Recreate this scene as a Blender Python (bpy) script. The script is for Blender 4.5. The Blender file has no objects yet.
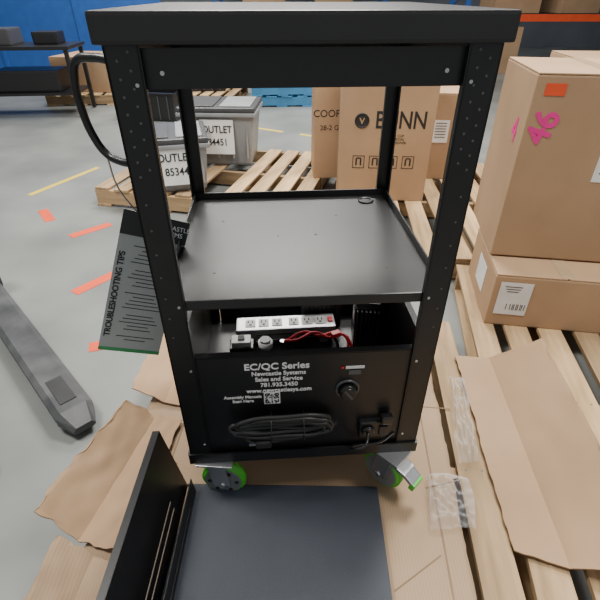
import bpy, bmesh, math, random
from mathutils import Vector, Matrix, noise
random.seed(7)
R=math.radians
P=0.145   # pallet deck height
# ------------------------------------------------------------------ materials
def mat(name,c,rough=.5,metal=0.,c2=None,scale=8.,detail=6.,stretch=(1,1,1),bump=0.,bscale=None,rand=0.,spec=.5,flute=0.):
    m=bpy.data.materials.new(name); m.use_nodes=True
    nt=m.node_tree; b=nt.nodes['Principled BSDF']
    b.inputs['Roughness'].default_value=rough; b.inputs['Metallic'].default_value=metal
    b.inputs['Specular IOR Level'].default_value=spec
    tc=nt.nodes.new('ShaderNodeTexCoord'); mp=nt.nodes.new('ShaderNodeMapping')
    mp.inputs['Scale'].default_value=stretch
    nt.links.new(tc.outputs['Object'],mp.inputs['Vector'])
    n=nt.nodes.new('ShaderNodeTexNoise'); n.inputs['Scale'].default_value=scale; n.inputs['Detail'].default_value=detail
    nt.links.new(mp.outputs['Vector'],n.inputs['Vector'])
    cr=nt.nodes.new('ShaderNodeValToRGB')
    cr.color_ramp.elements[0].position=.3; cr.color_ramp.elements[1].position=.7
    if c2 is None: c2=tuple(x*.85 for x in c)
    cr.color_ramp.elements[0].color=(*c2,1); cr.color_ramp.elements[1].color=(*c,1)
    nt.links.new(n.outputs['Fac'],cr.inputs['Fac'])
    out=cr.outputs['Color']
    if flute>0:
        wv=nt.nodes.new('ShaderNodeTexWave'); wv.inputs['Scale'].default_value=38; wv.inputs['Distortion'].default_value=.4
        nt.links.new(tc.outputs['Object'],wv.inputs['Vector'])
        ml=nt.nodes.new('ShaderNodeMapRange'); ml.inputs['To Min'].default_value=1-flute; ml.inputs['To Max'].default_value=1
        nt.links.new(wv.outputs['Fac'],ml.inputs['Value'])
        h0=nt.nodes.new('ShaderNodeHueSaturation'); nt.links.new(ml.outputs['Result'],h0.inputs['Value']); nt.links.new(out,h0.inputs['Color']); out=h0.outputs['Color']
    if rand>0:
        oi=nt.nodes.new('ShaderNodeObjectInfo'); mr=nt.nodes.new('ShaderNodeMapRange')
        mr.inputs['To Min'].default_value=1-rand; mr.inputs['To Max'].default_value=1+rand*.6
        nt.links.new(oi.outputs['Random'],mr.inputs['Value'])
        hs=nt.nodes.new('ShaderNodeHueSaturation'); nt.links.new(mr.outputs['Result'],hs.inputs['Value'])
        nt.links.new(out,hs.inputs['Color']); out=hs.outputs['Color']
    nt.links.new(out,b.inputs['Base Color'])
    if bump>0:
        n2=nt.nodes.new('ShaderNodeTexNoise'); n2.inputs['Scale'].default_value=bscale or scale*3; n2.inputs['Detail'].default_value=4
        nt.links.new(mp.outputs['Vector'],n2.inputs['Vector'])
        bp=nt.nodes.new('ShaderNodeBump'); bp.inputs['Strength'].default_value=bump; bp.inputs['Distance'].default_value=.002
        nt.links.new(n2.outputs['Fac'],bp.inputs['Height']); nt.links.new(bp.outputs['Normal'],b.inputs['Normal'])
    return m
M_black=mat('black_powdercoat',(.009,.009,.010),.36,0,(.006,.006,.007),30,bump=.12,bscale=900)
M_blackshelf=mat('black_powdercoat_shelf',(.018,.018,.019),.34,0,(.014,.014,.015),6,bump=.15,bscale=900)
M_navy=mat('blackblue_textured_sheet',(.026,.034,.050),.40,0,(.018,.024,.036),5,bump=.5,bscale=700)
M_plastic=mat('black_plastic',(.012,.012,.013),.32)
M_fin=mat('dark_grey_heatsink',(.10,.102,.11),.35,.5)
M_rubber=mat('black_rubber',(.020,.020,.020),.45)
M_steel=mat('zinc_steel',(.55,.56,.58),.35,.9)
M_alu=mat('grey_strip_metal',(.42,.43,.44),.35,.6)
M_outlet=mat('outlet_grey',(.42,.42,.41),.5)
M_green=mat('green_caster',(.08,.55,.04),.4)
M_hub=mat('grey_hub',(.20,.21,.22),.45)
M_white=mat('white_print',(.85,.85,.85),.5)
M_paper=mat('paper',(.82,.82,.80),.7)
M_cardsheet=mat('card_grey',(.44,.47,.46),.45,0,(.38,.41,.40),3)
M_cardhead=mat('card_header_black',(.02,.025,.025),.4)
M_ink=mat('ink_black',(.02,.02,.02),.6)
M_red=mat('red_wire',(.65,.02,.03),.4)
M_hole=mat('hole_grey',(.10,.10,.10),.6)
M_card=mat('cardboard',(.46,.30,.175),.8,0,(.38,.24,.135),3,rand=.12,bump=.1,bscale=60)
M_cardl=mat('cardboard_sheet',(.42,.29,.18),.8,0,(.31,.21,.125),2.2,8,bump=.2,bscale=40,flute=.12)
M_crease=mat('cardboard_crease',(.24,.155,.09),.85)
M_tape=mat('packing_tape',(.50,.36,.22),.25)
M_woody=mat('pallet_wood_y',(.56,.38,.205),.75,0,(.31,.20,.10),10,8,(3,.35,3),bump=.3,rand=.42)
M_woodx=mat('pallet_wood_x',(.52,.35,.19),.75,0,(.30,.19,.095),10,8,(.35,3,3),bump=.3,rand=.42)
M_conc=mat('concrete_floor',(.245,.255,.245),.42,0,(.135,.145,.138),1.3,12,bump=.1,bscale=40)
M_wall=mat('warehouse_wall',(.20,.22,.25),.8,0,(.13,.15,.18),.8)
M_blue=mat('blue_paint',(.018,.10,.38),.5)
M_blued=mat('blue_pallet_paint',(.05,.22,.42),.6,rand=.2)
M_orange=mat('orange_tape',(.80,.085,.02),.6)
M_yellow=mat('yellow_tape',(.75,.55,.05),.6)
M_tote=mat('grey_tote',(.30,.31,.32),.4,.1,(.22,.23,.24),4)
M_totel=mat('grey_tote_lid',(.06,.06,.065),.35)
M_pink=mat('pink_marker',(.85,.03,.30),.5)
M_jack=mat('jack_dark',(.03,.031,.033),.5,0,(.02,.02,.022),10)
M_jackg=mat('jack_grey',(.085,.088,.092),.5,0,(.03,.032,.035),8)
M_film=bpy.data.materials.new('clear_film'); M_film.use_nodes=True
nt=M_film.node_tree; b=nt.nodes['Principled BSDF']; b.inputs['Base Color'].default_value=(.72,.73,.75,1); b.inputs['Roughness'].default_value=.12
tr=nt.nodes.new('ShaderNodeBsdfTransparent'); mx=nt.nodes.new('ShaderNodeMixShader')
lw=nt.nodes.new('ShaderNodeLayerWeight'); lw.inputs['Blend'].default_value=.25
mr=nt.nodes.new('ShaderNodeMapRange'); mr.inputs['To Min'].default_value=.12; mr.inputs['To Max'].default_value=.65
nt.links.new(lw.outputs['Facing'],mr.inputs['Value'])
nt.links.new(mr.outputs['Result'],mx.inputs['Fac']); nt.links.new(tr.outputs[0],mx.inputs[1]); nt.links.new(b.outputs[0],mx.inputs[2])
nt.links.new(mx.outputs[0],nt.nodes['Material Output'].inputs['Surface'])
# ------------------------------------------------------------------ helpers
COL=bpy.context.scene.collection
def link(o,parent,m=None):
    COL.objects.link(o)
    if parent: o.parent=parent
    if m: o.data.materials.append(m)
    return o
def empty(name,loc,rz=0,parent=None):
    o=bpy.data.objects.new(name,None); COL.objects.link(o); o.location=loc; o.rotation_euler=(0,0,R(rz)); o.empty_display_size=.05
    if parent:o.parent=parent
    return o
def from_bm(name,bm,m,parent,smooth=False):
    me=bpy.data.meshes.new(name); bm.normal_update(); bm.to_mesh(me); bm.free()
    if smooth:
        for p in me.polygons:p.use_smooth=True
    return link(bpy.data.objects.new(name,me),parent,m)
def box(name,loc,size,m,parent=None,rot=(0,0,0),bevel=0.,taper=1.):
    bm=bmesh.new(); bmesh.ops.create_cube(bm,size=1)
    for v in bm.verts:
        k=1. if v.co.z>0 else taper
        v.co=Vector((v.co.x*size[0]*k,v.co.y*size[1]*k,v.co.z*size[2]))
    if bevel>0: bmesh.ops.bevel(bm,geom=list(bm.edges),offset=min(bevel,min(size)*.45),segments=2,affect='EDGES',profile=.7)
    o=from_bm(name,bm,m,parent); o.location=loc; o.rotation_euler=rot; return o
def multibox(name,boxes,m,parent=None):
    bm=bmesh.new()
    for (c,s) in boxes:
        r=bmesh.ops.create_cube(bm,size=1)
        for v in r['verts']: v.co=Vector((c[0]+v.co.x*s[0],c[1]+v.co.y*s[1],c[2]+v.co.z*s[2]))
    return from_bm(name,bm,m,parent)
def cyl(name,loc,r,h,m,parent=None,rot=(0,0,0),seg=32,bevel=0.,r2=None):
    bm=bmesh.new(); bmesh.ops.create_cone(bm,cap_ends=True,segments=seg,radius1=r,radius2=r if r2 is None else r2,depth=h)
    if bevel>0:
        es=[e for e in bm.edges if all(abs(abs(v.co.z)-h/2)<1e-6 for v in e.verts) and abs(e.verts[0].co.z-e.verts[1].co.z)<1e-6]
        bmesh.ops.bevel(bm,geom=es,offset=bevel,segments=3,affect='EDGES')
    o=from_bm(name,bm,m,parent); o.location=loc; o.rotation_euler=rot
    for p in o.data.polygons: p.use_smooth=len(p.vertices)==4
    return o
def torus(name,loc,R1,r,m,parent=None,rot=(0,0,0)):
    bm=bmesh.new(); A,B=40,10; vs=[]
    for i in range(A):
        a=2*math.pi*i/A
        vs.append([bm.verts.new(((R1+r*math.cos(2*math.pi*j/B))*math.cos(a),(R1+r*math.cos(2*math.pi*j/B))*math.sin(a),r*math.sin(2*math.pi*j/B))) for j in range(B)])
    for i in range(A):
        for j in range(B): bm.faces.new((vs[i][j],vs[(i+1)%A][j],vs[(i+1)%A][(j+1)%B],vs[i][(j+1)%B]))
    o=from_bm(name,bm,m,parent,True); o.location=loc;o.rotation_euler=rot;return o
def tube(name,pts,r,m,parent=None,cyclic=False):
    cu=bpy.data.curves.new(name,'CURVE'); cu.dimensions='3D'; cu.bevel_depth=r; cu.bevel_resolution=4; cu.resolution_u=10; cu.use_fill_caps=True
    s=cu.splines.new('BEZIER'); s.bezier_points.add(len(pts)-1)
    for p,q in zip(s.bezier_points,pts): p.co=q; p.handle_left_type=p.handle_right_type='AUTO'
    s.use_cyclic_u=cyclic
    return link(bpy.data.objects.new(name,cu),parent,m)
def text(name,s,loc,size,m,parent=None,rot=(R(90),0,0),align='CENTER',sx=1.,bold=0.):
    cu=bpy.data.curves.new(name,'FONT'); cu.body=s; cu.size=size; cu.align_x=align; cu.align_y='CENTER'; cu.extrude=.0004; cu.offset=bold
    o=link(bpy.data.objects.new(name,cu),parent,m); o.location=loc; o.rotation_euler=rot; o.scale=(sx,1,1); return o
def plate(name,us,vs,holes,origin,U,V,th,m,parent):
    U=Vector(U).normalized();V=Vector(V).normalized();O=Vector(origin)
    bm=bmesh.new(); g={}
    def gv(i,j):
        if (i,j) not in g: g[(i,j)]=bm.verts.new(O+U*us[i]+V*vs[j])
        return g[(i,j)]
    for i in range(len(us)-1):
        for j in range(len(vs)-1):
            if (i,j) in holes: continue
            bm.faces.new((gv(i,j),gv(i+1,j),gv(i+1,j+1),gv(i,j+1)))
    o=from_bm(name,bm,m,parent); md=o.modifiers.new('s','SOLIDIFY'); md.thickness=th; return o
def sheet(name,c,zf,m,nu=30,nv=30,th=.004,jag=.0,parent=None,smooth=True,jf=40):
    c=[Vector(x) for x in c]; bm=bmesh.new(); g=[]
    for j in range(nv+1):
        row=[]
        for i in range(nu+1):
            u,v=i/nu,j/nv
            p=c[0].lerp(c[1],u).lerp(c[3].lerp(c[2],u),v)
            z=p.z+zf(u,v)
            if jag and (i in(0,nu) or j in(0,nv)):
                p=p+noise.noise_vector(p*jf)*jag+noise.noise_vector(p*jf*.25)*jag*1.5
            p.z=z; row.append(bm.verts.new(p))
        g.append(row)
    for j in range(nv):
        for i in range(nu): bm.faces.new((g[j][i],g[j][i+1],g[j+1][i+1],g[j+1][i]))
    o=from_bm(name,bm,m,parent,smooth)
    if th>0: md=o.modifiers.new('s','SOLIDIFY'); md.thickness=th; md.offset=1
    return o
# ------------------------------------------------------------------ room
box('floor',(0,5.5,-.05),(18,20,.1),M_conc)
box('wall_back',(0,15.4,2.5),(18,.2,5),M_wall)
box('wall_left',(-8.9,5.5,2.5),(.2,20,5),M_wall)
box('wall_right',(8.9,5.5,2.5),(.2,20,5),M_wall)
def tape(name,segs,m,w=.05):
    e=empty(name,(0,0,0))
    for k,((x0,y0),(x1,y1)) in enumerate(segs):
        L=math.hypot(x1-x0,y1-y0); box('dash_%d'%k,((x0+x1)/2,(y0+y1)/2,.001),(L,w,.002),m,e,(0,0,math.atan2(y1-y0,x1-x0)))
tape('floor_marking_tape',[((-1.24,2.06),(-1.00,2.38)),((-.98,1.60),(-.62,1.72)),((-1.95,3.2),(-1.80,3.0)),((-1.55,2.75),(-1.35,2.95))],M_orange,.07)
tape('floor_marking_tape',[((-.9,5.9),(-.2,5.5)),((0,5.4),(.5,5.1)),((-2.2,3.5),(-1.9,4.2)),((-3.8,2.6),(-3.2,3.4))],M_yellow,.05)
# ------------------------------------------------------------------ pallets
def pallet(name,loc,L,W,rz,n=7,wood=M_woody,h=P,broken=()):
    e=empty(name,(loc[0],loc[1],loc[2]),rz)
    bw=W/n*.72
    for i in range(n):
        if i in broken: continue
        x=-W/2+bw/2+i*(W-bw)/(n-1)
        box('deck_board_%d'%i,(x,random.uniform(-.01,.01),h-.009),(bw,L*random.uniform(.985,1.),.018),wood,e,(0,0,R(random.uniform(-.9,.9))),.003)
        for yy in(-L/2+.03,0,L/2-.03):
            for dx in(-.25,.25): cyl('nail',(x+dx*bw,yy+random.uniform(-.01,.01),h-.0003),.0035,.001,M_hole,e,seg=8)
    for k,y in enumerate((-L/2+.03,0,L/2-.03)):
        box('stringer_%d'%k,(0,y,.018+(h-.036)/2),(W,.04,h-.037),M_woodx if wood is M_woody else wood,e,bevel=.003)
    for i in range(4):
        x=-W/2+bw/2+i*(W-bw)/3
        box('bottom_board_%d'%i,(x,0,.009),(bw,L,.018),wood,e,bevel=.003)
    return e
pallet('wood_pallet',(.03,.90,0),1.55,1.12,-6,8)
pallet('wood_pallet',(1.16,1.10,0),1.9,.95,-10,7)
pallet('wood_pallet',(.88,3.05,0),1.75,1.25,-4,8)
pallet('wood_pallet',(-.62,3.72,0),1.3,1.62,-14,10,broken=(5,))
pallet('wood_pallet',(-3.0,7.6,0),1.2,1.4,5,7)
pallet('wood_pallet',(-1.5,7.5,0),1.1,1.2,-6,7)
for k in range(3): pallet('blue_pallet',(-.1,7.4,k*P),1.0,1.25,3+k*2,6,M_blued)
# ------------------------------------------------------------------ cardboard boxes
def carton(name,loc,w,d,h,rz,m=M_card,ft=True):
    e=empty(name,loc,rz)
    box('body',(0,0,h/2-.002),(w,d,h-.004),m,e,bevel=.006)
    box('flap_left',(-w/4-.001,0,h),(w/2-.006,d-.004,.006),m,e,bevel=.002)
    box('flap_right',(w/4+.001,0,h),(w/2-.006,d-.004,.006),m,e,bevel=.002)
    box('seam_tape',(0,0,h+.0035),(.05,d-.01,.0012),M_tape,e)
    if ft: box('seam_tape_front',(0,-d/2-.0008,h-.05),(.05,.0012,.1),M_tape,e)
    return e
c=carton('brewer_shipping_box',(.575,3.24,P+.001),.60,.42,.88,-3)
f=-.211
text('logo_text','BUNN',(.085,f,.535),.150,M_ink,c,sx=.78,bold=.002)
torus('logo_ring',(-.165,f,.535),.042,.005,M_ink,c,(R(90),0,0))
cyl('logo_disc',(-.165,f,.535),.038,.0015,M_ink,c,(R(90),0,0))
text('logo_v','v',(-.165,f-.002,.54),.085,M_card,c)
text('spec_text','VPR / 12 CUP\nCOMMERCIAL\nCOFFEE BREWER',(.05,f,.42),.022,M_ink,c)
for k in range(4): multibox('handling_mark_%d'%k,[((-.17+k*.11,f,.23),(.08,.001,.004)),((-.17+k*.11,f,.31),(.08,.001,.004)),((-.2075+k*.11,f,.27),(.004,.001,.08)),((-.1325+k*.11,f,.27),(.004,.001,.08)),((-.185+k*.11,f,.27),(.01,.001,.045)),((-.155+k*.11,f,.27),(.01,.001,.045)),((-.17+k*.11,f,.295),(.03,.001,.008))],M_ink,c)
c2=carton('cardboard_box',(.32,3.68,P+.001),.44,.36,.70,2); text('print','COOPER',(-.09,-.181,.48),.07,M_ink,c2,align='CENTER'); text('print2','28-2 GA',(-.09,-.181,.38),.05,M_ink,c2)
c3=carton('cardboard_box',(.98,3.66,P+.001),.50,.36,.62,-5); box('shipping_label',(.08,-.182,.36),(.12,.001,.16),M_paper,c3); multibox('label_print',[((.08,-.183,.42-.02*k),(.08,.001,.005)) for k in range(6)],M_ink,c3)
lower=carton('cardboard_box',(1.13,1.78,P+.001),.56,.46,.25,-9,ft=False)
box('shipping_label',(-.19,-.232,.14),(.13,.001,.16),M_paper,lower)
multibox('label_print',[((-.20,-.233,.20-.012*k),(.07-.012*(k%3),.001,.003)) for k in range(3)]+[((-.19+.004*((k*5)%9)-.02+.006*k,-.233,.10),(.0025,.001,.03)) for k in range(9)],M_ink,lower)
box('shipping_label_side',(-.281,.0,.13),(.001,.15,.13),M_paper,lower)
upper=carton('tall_cardboard_box',(1.145,1.95,P+.262),.54,.48,.72,-9)
text('marker_writing','46',(-.205,-.2412,.54),.12,M_pink,upper,rot=(R(90),R(-75),0),bold=.003)
text('marker_writing_side','4',(-.2712,-.12,.50),.13,M_pink,upper,rot=(R(90),0,R(-90)),bold=.003)
box('sticker',(-.20,-.241,.67),(.07,.001,.04),M_orange,upper)
box('shipping_label',(.10,-.241,.40),(.15,.001,.11),M_paper,upper); multibox('label_print',[((.10,-.242,.44-.015*k),(.11-.02*(k%2),.001,.004)) for k in range(5)],M_ink,upper)
carton('cardboard_box',(2.15,2.3,0),.6,.6,.8,8)
carton('cardboard_box',(2.2,3.5,0),.7,.6,1.0,-6)
carton('cardboard_box',(2.16,2.32,.805),.5,.5,.35,2)
# ------------------------------------------------------------------ grey totes with paper labels
def tote(name,loc,w,d,h,rz,lines):
    e=empty(name,loc,rz)
    box('tapered_bin',(0,0,h/2-.02),(w,d,h-.04),M_tote,e,bevel=.02,taper=.86)
    box('rim',(0,0,h-.05),(w+.04,d+.04,.03),M_tote,e,bevel=.008)
    box('lid',(0,0,h-.015),(w+.03,d+.03,.035),M_totel,e,bevel=.012)
    box('lid_recess_left',(-w/4,0,h+.006),(w/2-.05,d-.06,.012),M_totel,e,bevel=.005)
    box('lid_recess_right',(w/4,0,h+.006),(w/2-.05,d-.06,.012),M_tote,e,bevel=.005)
    for k in range(5): box('rib_%d'%k,(-w/2*.8+k*w*.2,-d/2+.012,h*.5),(.014,.02,h*.7),M_tote,e,(R(-4),0,0),.004)
    tube('wire_handle',[(-w/2-.0,-.1,h-.07),(-w/2-.03,-.05,h-.14),(-w/2-.03,.05,h-.14),(-w/2,.1,h-.07)],.006,M_steel,e)
    p=empty('paper_label',(0.0,-d/2-.012,h*.52),0,e)
    box('sheet',(0,0,0),(.27,.0015,.27),M_paper,p,(R(-1),0,0))
    for k,l in enumerate(lines): text('line_%d'%k,l,(0,-.003,.06-k*.10),.078,M_ink,p,bold=.001,sx=.85)
    return e
tote('grey_storage_tote',(-.94,3.42,P+.001),.46,.50,.38,14,['OUTLET','85344'])
tote('grey_storage_tote',(-.66,4.02,P+.001),.60,.46,.46,-3,['OUTLET','84451'])
# ------------------------------------------------------------------ far background
def rack(name,x,y,w,d,h,cols):
    e=empty(name,(x,y,0))
    for sx in(-1,1):
        for sy in(-1,1):
            box('upright',(sx*w/2,sy*d/2,h/2),(.09,.07,h),M_blue,e,bevel=.005)
        tube('brace',[(sx*w/2,-d/2,.2),(sx*w/2,d/2,.9),(sx*w/2,-d/2,1.6),(sx*w/2,d/2,2.3)],.012,M_blue,e)
    for z in (.95,2.1):
        for sy in(-1,1): box('beam',(0,sy*d/2,z),(w,.05,.12),M_orange if cols else M_blue,e,bevel=.004)
        box('deck',(0,0,z+.05),(w-.1,d,.03),M_jack,e)
    return e
rack('pallet_rack',5.0,10.8,3.6,1.1,3.2,1)
rack('pallet_rack',0,13.2,4.0,1.1,3.2,0)
for i,(x,y,z,w,d,h) in enumerate([(4.2,10.8,1.02,.9,.8,.7),(5.4,10.8,1.02,.8,.8,.6),(-.9,13.2,1.02,1,.8,.6),(.8,13.2,1.02,.9,.8,.7),(3.8,10.5,0,1.0,.8,.8),(-3.1,7.6,P+.002,.9,.8,.45),(1.1,9.2,0,.9,.7,.9),(2.6,8.6,0,.7,.7,.6),(-1.5,9.6,0,.8,.7,.9),(3.0,5.6,0,.8,.7,.7)]):
    carton('cardboard_box',(x,y,z),w,d,h,random.uniform(-8,8))
bp=empty('blue_partition_wall',(-5.2,9.0,0),3)
for k in range(4):
    box('panel_%d'%k,(-2.1+k*1.4,0,1.2),(1.38,.05,2.2),M_blue,bp,bevel=.01)
    box('panel_post_%d'%k,(-2.8+k*1.4,0,1.2),(.07,.09,2.4),M_blue,bp,bevel=.005)
box('panel_post_4',(2.8,0,1.2),(.07,.09,2.4),M_blue,bp,bevel=.005); box('kick_rail',(0,0,.05),(5.6,.08,.1),M_jack,bp)
wb=empty('work_table',(-3.6,6.5,0),6)
box('top',(0,0,.80),(1.5,.7,.04),M_plastic,wb,bevel=.006); box('lower_shelf',(0,0,.28),(1.4,.6,.03),M_plastic,wb)
for sx in(-.7,.7):
    for sy in(-.3,.3): box('leg',(sx,sy,.40),(.045,.045,.78),M_plastic,wb)
box('equipment_case',(-.2,0,.91),(.5,.4,.18),M_totel,wb,bevel=.02); box('equipment_case_small',(.42,.05,.89),(.3,.3,.14),M_plastic,wb,bevel=.02)
box('lower_crate',(.1,0,.42),(.8,.45,.25),M_plastic,wb,bevel=.02)
for i,(x,y,rz) in enumerate([(-1.5,7.5,4),(-1.9,6.3,-10)]):
    z=P if i==0 else 0
    e=empty('black_plastic_crate',(x,y,z+.001),rz)
    box('floor_panel',(0,0,.01),(.75,.5,.02),M_plastic,e)
    for s in(-1,1):
        box('long_side',(0,s*.24,.17),(.75,.02,.30),M_plastic,e,bevel=.004); box('short_side',(s*.365,0,.17),(.02,.46,.30),M_plastic,e,bevel=.004)
        box('top_rim',(0,s*.25,.325),(.79,.04,.02),M_plastic,e,bevel=.004)
        for k in range(6): box('side_rib',(-.3+k*.12,s*.255,.16),(.015,.012,.28),M_totel,e)
# ------------------------------------------------------------------ pallet jack, left edge
pj=empty('pallet_jack',(-.79,1.10,0),134)
for k,y in enumerate((0,.36)):
    bm=bmesh.new(); prof=[(0,.045),(.08,.075),(1.25,.075)]
    top=[];bot=[]
    hw=[.040,.068,.068]
    for (x,z),w in zip(prof,hw):
        top.append([bm.verts.new((x,y-w,z)),bm.verts.new((x,y-w*.7,z+.014)),bm.verts.new((x,y+w*.7,z+.014)),bm.verts.new((x,y+w,z))])
        bot.append([bm.verts.new((x,y-w,.035)),bm.verts.new((x,y-w*.7,.03)),bm.verts.new((x,y+w*.7,.03)),bm.verts.new((x,y+w,.035))])
    for i in range(2):
        for j in range(3):
            bm.faces.new((top[i][j],top[i+1][j],top[i+1][j+1],top[i][j+1])); bm.faces.new((bot[i][j],bot[i][j+1],bot[i+1][j+1],bot[i+1][j]))
        bm.faces.new((top[i][0],bot[i][0],bot[i+1][0],top[i+1][0])); bm.faces.new((top[i][3],top[i+1][3],bot[i+1][3],bot[i][3]))
    for i in(0,2):
        for j in range(3): bm.faces.new((top[i][j],top[i][j+1],bot[i][j+1],bot[i][j]))
    bmesh.ops.recalc_face_normals(bm,faces=bm.faces)
    from_bm('fork_%d'%k,bm,M_jackg,pj)
    box('fork_slot_%d'%k,(.20,y,.0905),(.16,.06,.004),M_jack,pj,bevel=.001)
    cyl('load_roller_%d'%k,(.20,y,.04),.04,.07,M_rubber,pj,(R(90),0,0),bevel=.004)
box('crosshead',(1.30,.18,.18),(.12,.52,.26),M_jackg,pj,bevel=.02)
cyl('pump',(1.42,.18,.24),.06,.30,M_jack,pj,bevel=.01)
for k,y in enumerate((.11,.25)): cyl('steer_wheel_%d'%k,(1.44,y,.09),.09,.05,M_rubber,pj,(R(90),0,0),bevel=.01)
tube('drawbar',[(1.46,.18,.36),(1.54,.18,.75),(1.62,.18,1.08)],.018,M_jack,pj)
tube('loop_handle',[(1.62,.18,1.08),(1.64,.06,1.16),(1.68,.08,1.30),(1.69,.18,1.33),(1.68,.28,1.30),(1.64,.30,1.16)],.014,M_jack,pj,True)
# ------------------------------------------------------------------ cardboard on the pallet
n=noise.noise
fc=empty('flattened_cardboard',(0,0,0))
sheet('corrugated_sheet',[(-.60,.20,P+.001),(.40,.20,P+.001),(.54,1.60,P+.001),(-.50,1.69,P+.001)],lambda u,v:0,M_cardl,60,70,.004,.004,fc)
box('crease_left',(-.40,.95,P+.0054),(.005,1.42,.0008),M_crease,fc,(0,0,R(-4.5))); box('crease_right',(.405,.9,P+.0054),(.005,1.36,.0008),M_crease,fc,(0,0,R(-4.5)))
for k,(x,y,l,a) in enumerate([(-.46,.86,.16,8),(-.45,1.12,.14,-12),(-.44,1.40,.15,5),(.46,1.1,.14,-6),(.43,.8,.12,14),(.30,.55,.16,32),(-.36,1.2,.2,70)]): box('wrinkle_%d'%k,(x,y,P+.0054),(l,.004,.0008),M_crease,fc,(0,0,R(a)))
box('flap_slot',(-.475,.70,P+.0054),(.13,.010,.0008),M_ink,fc,(0,0,R(-4))); box('shipping_mark',(-.44,1.25,P+.0054),(.05,.07,.0008),M_paper,fc,(0,0,R(-4)))
def fold(u0,a,b):   # sharp crease fold profile
    return lambda u,v: a*max(0,u0-u)+b*(.5+.5*n(Vector((u*6,v*6,3))))+.006
sheet('torn_cardboard_flap',[(-.70,.66,P+.006),(-.47,.60,P+.006),(-.40,1.03,P+.006),(-.59,1.05,P+.006)],fold(.5,.16,.012),M_card,40,50,.004,.009,None,False,30)
sheet('torn_cardboard_flap',[(-.64,.34,P+.008),(-.42,.30,P+.008),(-.40,.55,P+.008),(-.62,.62,P+.008)],fold(.4,.12,.010),M_cardl,30,30,.004,.008,None,False,30)
sheet('torn_cardboard_flap',[(-.60,1.13,P+.006),(-.36,1.09,P+.006),(-.34,1.62,P+.006),(-.56,1.66,P+.006)],fold(.5,.10,.006),M_card,30,40,.004,.005,None,False,30)
sheet('folded_cardboard',[(.56,.60,P+.008),(.84,.50,P+.008),(.92,1.33,P+.008),(.62,1.36,P+.008)],lambda u,v:(max(0,u-.45))*.22+.006*(.5+.5*n(Vector((u*5,v*5,6)))),M_card,40,50,.005,.004,None,False,30)
def crumple(u,v,s,a,o):
    e=min(1,8*min(u,1-u,v,1-v)+.15)
    return e*(a*(.5+.5*n(Vector((u*s*.8+o,v*s,o))))+a*.45*n(Vector((u*s*2,v*s*2.4+o,o))))+a*.2
sheet('clear_plastic_bag',[(.49,.86,P+.012),(.55,.86,P+.012),(.61,1.22,P+.012),(.56,1.24,P+.012)],lambda u,v:crumple(u,v,4,.05,3.1),M_film,40,70,0,.008,None,True,22)
sheet('clear_plastic_bag',[(.35,.66,P+.012),(.47,.65,P+.012),(.49,.80,P+.012),(.38,.82,P+.012)],lambda u,v:crumple(u,v,4.2,.045,8.4),M_film,50,50,0,.012,None,True,14)
# ------------------------------------------------------------------ CART
CO=Vector((.012,.778,P)); CR=3.9
cart=empty('mobile_utility_cart',CO,CR)
def cw(x,y,z):
    v=Matrix.Rotation(R(CR),4,'Z')@Vector((x,y,z)); return v+CO
W=.61;D=.58;t=.004;fl=.052
for nm,sx,y0,sy in(('post_front_left',-1,0,1),('post_front_right',1,0,1),('post_rear_left',-1,D,-1),('post_rear_right',1,D,-1)):
    z0,z1=.17,1.157; zc=(z0+z1)/2; hh=z1-z0
    f2=fl if sy==1 else .036; fs=fl if sy==1 else .028
    multibox(nm,[((sx*(W/2-f2/2),y0+sy*t/2,zc),(f2,t,hh)),((sx*(W/2-t/2),y0+sy*fs/2,zc),(t,fs,hh)),((sx*(W/2-f2),y0+sy*.006,zc),(t,.012,hh))],M_black,cart)
    if sy==1:
        k=0;z=.60
        while z<1.14:
            cyl('hole_%s_%d'%(nm,k),(sx*(W/2-.018),-.0004,z),.0022,.001,M_hole,cart,(R(90),0,0),12)
            if z>.95: cyl('hole2_%s_%d'%(nm,k),(sx*(W/2-.036),-.0004,z+.012),.0022,.001,M_hole,cart,(R(90),0,0),12)
            z+=.0508 if z<.95 else .0254; k+=1
    for z in (1.10,.68,.24,.50):
        cyl('bolt_'+nm,(sx*(W/2-.042 if sy==1 else W/2-.02),y0-sy*.001,z),.0030,.003,M_steel,cart,(R(90),0,0),12)
TW=.628;TD=D+.035;tz=1.198;tc=D/2
box('top_tray',(0,tc,tz-.0215),(TW,TD,.043),M_blackshelf,cart,bevel=.006)
def lipbox(nm,z0,z1,m,y=.014,x=W/2-.010):
    h=z1-z0;zc=(z0+z1)/2
    multibox(nm,[((0,y,zc),(2*x,.004,h)),((0,D-y,zc),(2*x,.004,h)),((-x,D/2,zc),(.004,D-2*y,h)),((x,D/2,zc),(.004,D-2*y,h))],m,cart)
lipbox('upper_crossbars',1.092,1.149,M_black)
multibox('upper_crossbar_flange',[((0,.030,1.094),(.58,.03,.003)),((0,D-.03,1.094),(.58,.03,.003))],M_black,cart)
for sx in(-1,1): cyl('cross_screw',(sx*.225,.011,1.115),.0035,.003,M_steel,cart,(R(90),0,0),12)
box('middle_shelf',(0,D/2,.677),(W-.012,D-.014,.024),M_blackshelf,cart,bevel=.003)
multibox('middle_shelf_lips',[((0,D-.012,.698),(W-.014,.004,.022)),((-W/2+.010,D/2+.02,.698),(.004,D-.07,.022)),((W/2-.010,D/2+.02,.698),(.004,D-.07,.022))],M_blackshelf,cart)
torus('cable_grommet',(.225,D-.06,.690),.020,.004,M_plastic,cart)
cyl('cable_grommet_hole',(.225,D-.06,.690),.018,.002,M_ink,cart)
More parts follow.
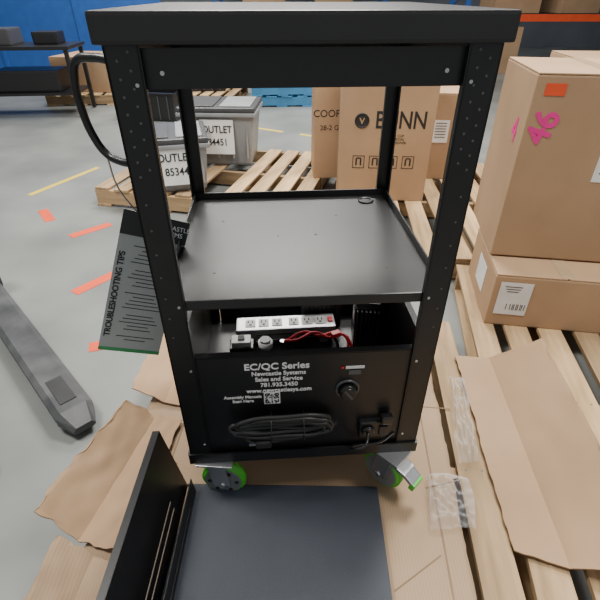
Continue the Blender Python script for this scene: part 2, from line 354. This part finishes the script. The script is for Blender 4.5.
for x,y in((-.20,.12),(-.2,.40),(.2,.12),(.05,.3),(-.05,.3),(.12,.42)): cyl('shelf_rivet',(x,y,.6895),.003,.0015,M_hole,cart,seg=12)
multibox('base_rails',[((0,-.003,.186),(W+.008,.005,.036)),((0,D+.003,.186),(W+.008,.005,.036)),((-W/2-.003,D/2,.186),(.005,D,.036)),((W/2+.003,D/2,.186),(.005,D,.036))],M_black,cart)
box('base_plate',(0,D/2,.172),(W,D,.006),M_black,cart)
box('tray_floor',(0,D/2,.216),(W-.016,D-.02,.004),M_black,cart)
box('front_panel',(0,.009,.363),(.510,.004,.334),M_black,cart)
multibox('front_panel_hem',[((0,.016,.529),(.51,.018,.004))],M_black,cart)
for sx in(-1,1):
    box('side_panel',(sx*(W/2-.008),D/2,.365),(.003,D-.03,.33),M_black,cart)
    box('side_panel_hem',(sx*(W/2-.015),D/2,.531),(.016,D-.03,.003),M_blackshelf,cart)
box('rear_panel',(0,D-.010,.24),(W-.08,.003,.10),M_black,cart)
py=.0063
text('panel_title','EC/QC Series',(-.066,py,.497),.027,M_white,cart,bold=.0006)
for k,(s) in enumerate(['Newcastle Systems','Sales and Service','781.935.3450','www.newcastlesys.com']):
    text('panel_line_%d'%k,s,(-.062,py,.475-.0185*k),.0175,M_white,cart,bold=.0004,sx=.95)
text('manual_line_a','Assembly Manuals',(-.152,py,.400),.0125,M_white,cart,bold=.0003); text('manual_line_b','Scan Here',(-.152,py,.386),.0125,M_white,cart,bold=.0003)
qr=[];random.seed(3)
for i in range(11):
    for j in range(11):
        cor=(i<3 and j<3)or(i<3 and j>7)or(i>7 and j>7)
        if cor and not((i in(1,9))and(j in(1,9))) or (not cor and random.random()<.45): qr.append(((-.096+(i)*.0031,py-.0011,.378+j*.0031),(.0031,.0006,.0031)))
box('qr_background',(-.0805,py,.3935),(.040,.001,.040),M_white,cart); multibox('qr_code',qr,M_ink,cart)
torus('power_knob_ring',(.105,py,.412),.027,.004,M_fin,cart,(R(90),0,0)); cyl('power_knob',(.105,-.004,.412),.021,.022,M_plastic,cart,(R(90),0,0),bevel=.004); box('knob_pointer',(.105,-.016,.412),(.006,.004,.036),M_fin,cart,(0,R(-35),0),.001)
multibox('power_label',[((.12,py,.483),(.045,.001,.008))],M_paper,cart); box('gauge',(.12,py-.001,.467),(.03,.002,.012),M_hole,cart)
box('gauge_led',(.09,py-.001,.484),(.006,.002,.005),M_red,cart)
box('inlet_body',(.185,.0,.272),(.085,.02,.055),M_plastic,cart,bevel=.004); cyl('inlet_socket',(.165,-.014,.272),.017,.012,M_plastic,cart,(R(90),0,0),bevel=.003)
box('inlet_switch',(.205,-.011,.272),(.022,.008,.032),M_rubber,cart,bevel=.002); box('fuse_cap',(.21,-.012,.315),(.03,.02,.025),M_plastic,cart,bevel=.005)
tube('inlet_lead',[(.165,-.02,.272),(.15,-.05,.262),(.12,-.045,.245),(.13,-.02,.225),(.2,-.01,.222),(.235,-.01,.26)],.004,M_plastic,cart)
def caster(nm,x,y,rz,brake=False):
    c=empty(nm,(x,y,.0055),rz,cart); r=.063
    box('mount_plate',(0,0,.160),(.10,.09,.006),M_steel,c,bevel=.002); cyl('swivel',(0,0,.150),.030,.018,M_steel,c,bevel=.003)
    off=.012
    for s in(-1,1):
        box('fork_%d'%s,(off*.5,s*.030,.102),(.048,.004,.090),M_steel,c,(0,R(-8),0),.0015)
    box('fork_crown',(0,0,.142),(.055,.064,.008),M_steel,c,bevel=.003)
    cyl('tread',(off,0,r),r,.036,M_green,c,(R(90),0,0),48,.008)
    cyl('hub',(off,0,r),r*.86,.040,M_hub,c,(R(90),0,0),40,.003); cyl('hub_ring',(off,0,r),r*.45,.046,M_hub,c,(R(90),0,0),32,.004)
    cyl('axle',(off,0,r),.009,.074,M_steel,c,(R(90),0,0),6)
    for s in range(6):
        a=s*math.pi/3; cyl('hub_dimple_%d'%s,(off+math.cos(a)*r*.62,-.0205,r+math.sin(a)*r*.62),.006,.002,M_ink,c,(R(90),0,0),12)
    if brake:
        box('brake_arm',(-.03,0,.124),(.075,.05,.012),M_steel,c,(0,R(-12),0),.003)
        box('brake_pedal',(-.072,0,.108),(.045,.045,.012),M_steel,c,(0,R(-30),0),.004)
        box('brake_tab',(-.090,0,.090),(.016,.045,.026),M_green,c,(0,R(-10),0),.004)
    return c
caster('caster_front_left',-.24,.025,-8); caster('caster_front_right',.245,.012,132,True)
caster('caster_rear_left',-.245,D-.06,35); caster('caster_rear_right',.245,D-.06,80)
tube('side_handle',[(-.303,.045,1.128),(-.340,.06,1.132),(-.372,.072,1.126),(-.386,.08,1.095),(-.388,.085,1.05),(-.380,.085,1.005),(-.362,.078,.975),(-.333,.06,.965),(-.303,.045,.965)],.0072,M_plastic,cart)
for z in(1.128,.965): cyl('handle_flange',(-.308,.045,z),.016,.008,M_plastic,cart,(0,R(90),0),bevel=.002)
# hanging instruction card
H=P+1.222
BL=Vector((-.530,.90,H-.775)); TL=Vector((-.395,.99,H-.425)); BR=BL+Vector((.135,.04,-.055))
u=(BR-BL).normalized(); v=(TL-BL); v=(v-u*v.dot(u)).normalized(); w=u.cross(v)
card=bpy.data.objects.new('hanging_instruction_card',None); COL.objects.link(card)
card.matrix_world=Matrix((( u.x,v.x,w.x,BL.x),(u.y,v.y,w.y,BL.y),(u.z,v.z,w.z,BL.z),(0,0,0,1)))
CWd,CHt=.155,.385
box('sheet',(CWd/2,CHt/2,0),(CWd,CHt,.002),M_cardsheet,card,bevel=.0005)
box('header',(CWd/2,CHt-.030,.0015),(CWd,.06,.001),M_cardhead,card)
box('green_footer',(CWd/2,.006,.0015),(CWd,.010,.001),mat('footer_green',(.05,.35,.12),.5),card)
text('brand_line','NEWCASTLE\nSYSTEMS',(CWd-.042,CHt-.030,.0022),.016,M_white,card,(0,0,0))
text('title','TROUBLESHOOTING TIPS',(.015,CHt/2-.03,.0018),.0205,M_ink,card,(0,0,R(90)),bold=.0005)
multibox('body_print',[((.085,.30-.0105*k,.0013),(.095-.014*((k*7)%4),.0018,.0008)) for k in range(26) if k%6!=5],M_ink,card)
A=cw(-.362,.078,.968); B=card.matrix_world@Vector((CWd/2-.03,CHt-.01,.002))
tube('bead_chain',[card.matrix_world.inverted()@p for p in (A,A.lerp(B,.35)+Vector((-.012,0,-.01)),A.lerp(B,.7)+Vector((-.006,0,-.012)),B)],.0018,M_steel,card)
cyl('eyelet',(CWd/2-.03,CHt-.01,.002),.006,.003,M_steel,card)
# power cord bundled on panel
pc=empty('coiled_power_cord',cw(-.055,-.004,.318),CR)
pts=[];turns=8
for k in range(turns*8):
    a=k/8*2*math.pi; q=k/(turns*8)
    rx=.120-.014*math.sin(q*9)-.010*q; rz=.010+.024*q
    pts.append((rx*math.copysign(abs(math.cos(a))**.7,math.cos(a))+.006*math.sin(k*1.7),-.008-.014*abs(math.sin(a*.5+q*5)),rz*math.sin(a)+.012*math.sin(q*12)))
tube('cord',pts,.0052,M_rubber,pc)
tube('cord_lead',[(-.10,-.02,-.01),(-.085,-.022,-.045),(-.045,-.02,-.052),(.03,-.018,-.040),(.10,-.015,-.028),(.135,-.012,.0)],.005,M_rubber,pc)
box('plug_body',(-.052,-.022,-.052),(.040,.022,.022),M_rubber,pc,bevel=.005)
for s in(-1,1): box('prong_%d'%s,(-.080,-.022+.005*s,-.052),(.018,.0015,.007),M_steel,pc)
for x in(-.03,.05): torus('cable_tie_%d'%int(x*100),(x,-.014,0),.036,.0018,M_plastic,pc,(0,R(90),0))
# power strip (on two bracket feet)
ps=empty('power_strip',cw(-.03,.450,.218),CR+1)
for s in(-1,1): box('bracket_foot',(s*.13,0,.014),(.03,.06,.028),M_hub,ps,bevel=.002)
box('housing',(0,0,.050),(.335,.074,.044),M_alu,ps,bevel=.004)
for k in range(6):
    x=-.120+k*.045+(.012 if k>2 else 0)
    box('outlet_%d'%k,(x,0,.0728),(.034,.040,.003),M_outlet,ps,bevel=.001)
    multibox('slots_%d'%k,[((x-.007,.006,.0748),(.004,.013,.001)),((x+.007,.006,.0748),(.004,.011,.001)),((x,-.010,.0748),(.008,.007,.001))],M_ink,ps)
box('rocker_switch',(.152,0,.074),(.014,.024,.006),M_red,ps,bevel=.001)
multibox('front_face_print',[((.0,-.0375,.050),(.2,.001,.006))],M_hole,ps)
# charger with fins
ch=empty('battery_charger',cw(.238,.43,.218),CR-8)
box('housing',(0,0,.09),(.080,.15,.18),M_plastic,ch,bevel=.006)
for k in range(9): box('fin_%d'%k,(0,-.066+k*.0165,.188),(.078,.006,.018),M_fin,ch,bevel=.001)
for k in range(6): box('front_fin_%d'%k,(-.033+k*.0132,-.080,.09),(.005,.014,.17),M_fin,ch,bevel=.001)
box('label',(-.0411,-.02,.12),(.001,.05,.04),M_paper,ch)
iv=empty('power_inverter',cw(.10,.53,.218),CR)
box('case',(0,0,.07),(.14,.05,.14),M_fin,iv,bevel=.006)
for k in range(7): box('rib_%d'%k,(-.045+k*.015,-.027,.07),(.004,.006,.12),M_black,iv)
fb=empty('fuse_block',cw(-.175,.335,.218),CR)
box('base',(0,0,.04),(.075,.05,.08),M_plastic,fb,bevel=.004); box('white_cap',(0,0,.090),(.060,.040,.020),M_paper,fb,bevel=.004); box('terminal',(0,0,.103),(.02,.02,.006),M_ink,fb)
cp=empty('wire_spool',cw(-.10,.345,.218),CR)
cyl('drum',(0,0,.035),.022,.07,M_plastic,cp,bevel=.003); cyl('white_wrap',(0,0,.065),.0232,.026,M_paper,cp,bevel=.001); cyl('cap',(0,0,.082),.017,.008,M_hub,cp)
rc=empty('red_jumper_cable',cw(.06,.345,.218),CR)
tube('cable_a',[(-.10,0,.075),(-.06,-.01,.085),(0,.012,.095),(.05,-.005,.085),(.09,.005,.088),(.115,-.01,.06),(.115,-.02,.0)],.0045,M_red,rc)
tube('cable_b',[(-.09,.02,.06),(-.03,.03,.085),(.02,.012,.08),(.06,.02,.085),(.10,.0,.08),(.10,-.02,.0)],.0045,M_red,rc)
tube('black_cable',[(-.10,.025,.0),(-.06,.03,.075),(0,.03,.07),(.06,.01,.075),(.08,.0,.0)],.005,M_rubber,rc)
box('connector',(.065,-.004,.098),(.03,.02,.016),M_red,rc,(0,0,R(20)),.002)
cyl('ring_terminal',(-.105,0,.075),.008,.003,M_steel,rc)
# ------------------------------------------------------------------ removed sheet-metal cover, foreground
sp=empty('sheet_metal_cover',(0,0,.003))
box('flat_panel',(-.055,.485,P+.020),(.55,.59,.012),M_navy,sp,(0,0,R(-1.0)),.002)
box('fold_rear',(-.055,.780,P+.014),(.55,.004,.018),M_black,sp,(0,0,R(-1.0)))
us=[0,.05,.50,.54,.60]
vs=[0,.05,.056,.080,.086,.19,.25]
fo=(-.332,.19,P+.008)
plate('slotted_flange',us,vs,{(1,1),(1,3)},fo,(0.0,1,0),(-.17,0,1),.002,M_black,sp)
plate('slotted_flange_tip',[0,.60],[0,.018],set(),(fo[0]-.0425,fo[1],fo[2]+.246),(0,1,0),(-1,0,-.1),.003,M_black,sp)
plate('inner_flange',[0,.06,.50,.53,.56],[0,.014,.020,.04,.06],{(1,1)},(-.300,.20,P+.028),(0,1,0),(-.10,0,1),.002,M_black,sp)
# ------------------------------------------------------------------ light
wd=bpy.data.worlds.new('World'); bpy.context.scene.world=wd; wd.use_nodes=True
bg=wd.node_tree.nodes['Background']; bg.inputs['Color'].default_value=(.95,.97,1,1); bg.inputs['Strength'].default_value=.46
def area(name,loc,sx,sy,e,aim=(0,0,-1),col=(1,.965,.90)):
    l=bpy.data.lights.new(name,'AREA'); l.shape='RECTANGLE'; l.size=sx; l.size_y=sy; l.energy=e; l.color=col
    o=bpy.data.objects.new(name,l); COL.objects.link(o); o.location=loc; o.rotation_euler=Vector(aim).to_track_quat('-Z','Y').to_euler(); return o
area('ceiling_light',(-.2,6.3,4.8),2.4,1.6,370,(0,-.35,-1))
area('ceiling_light',(1.2,2.9,4.8),1.0,1.0,290,(-.15,-.1,-1))
area('ceiling_light',(-2.2,1.2,4.8),1.0,1.4,230,(.2,0,-1))
area('ceiling_light',(-2.5,8.6,4.6),2,2,260,(-.1,.2,-1))
area('ceiling_light',(2.2,.3,4.8),1.0,1.2,120,(-.3,0,-1))
# ------------------------------------------------------------------ camera
cd=bpy.data.cameras.new('Camera'); cd.sensor_width=36; cd.lens=27; cd.clip_start=.02
cam=bpy.data.objects.new('Camera',cd); COL.objects.link(cam); cam.location=(0,0,H-.003); cam.rotation_euler=(R(90-34.4),0,0)
bpy.context.scene.camera=cam
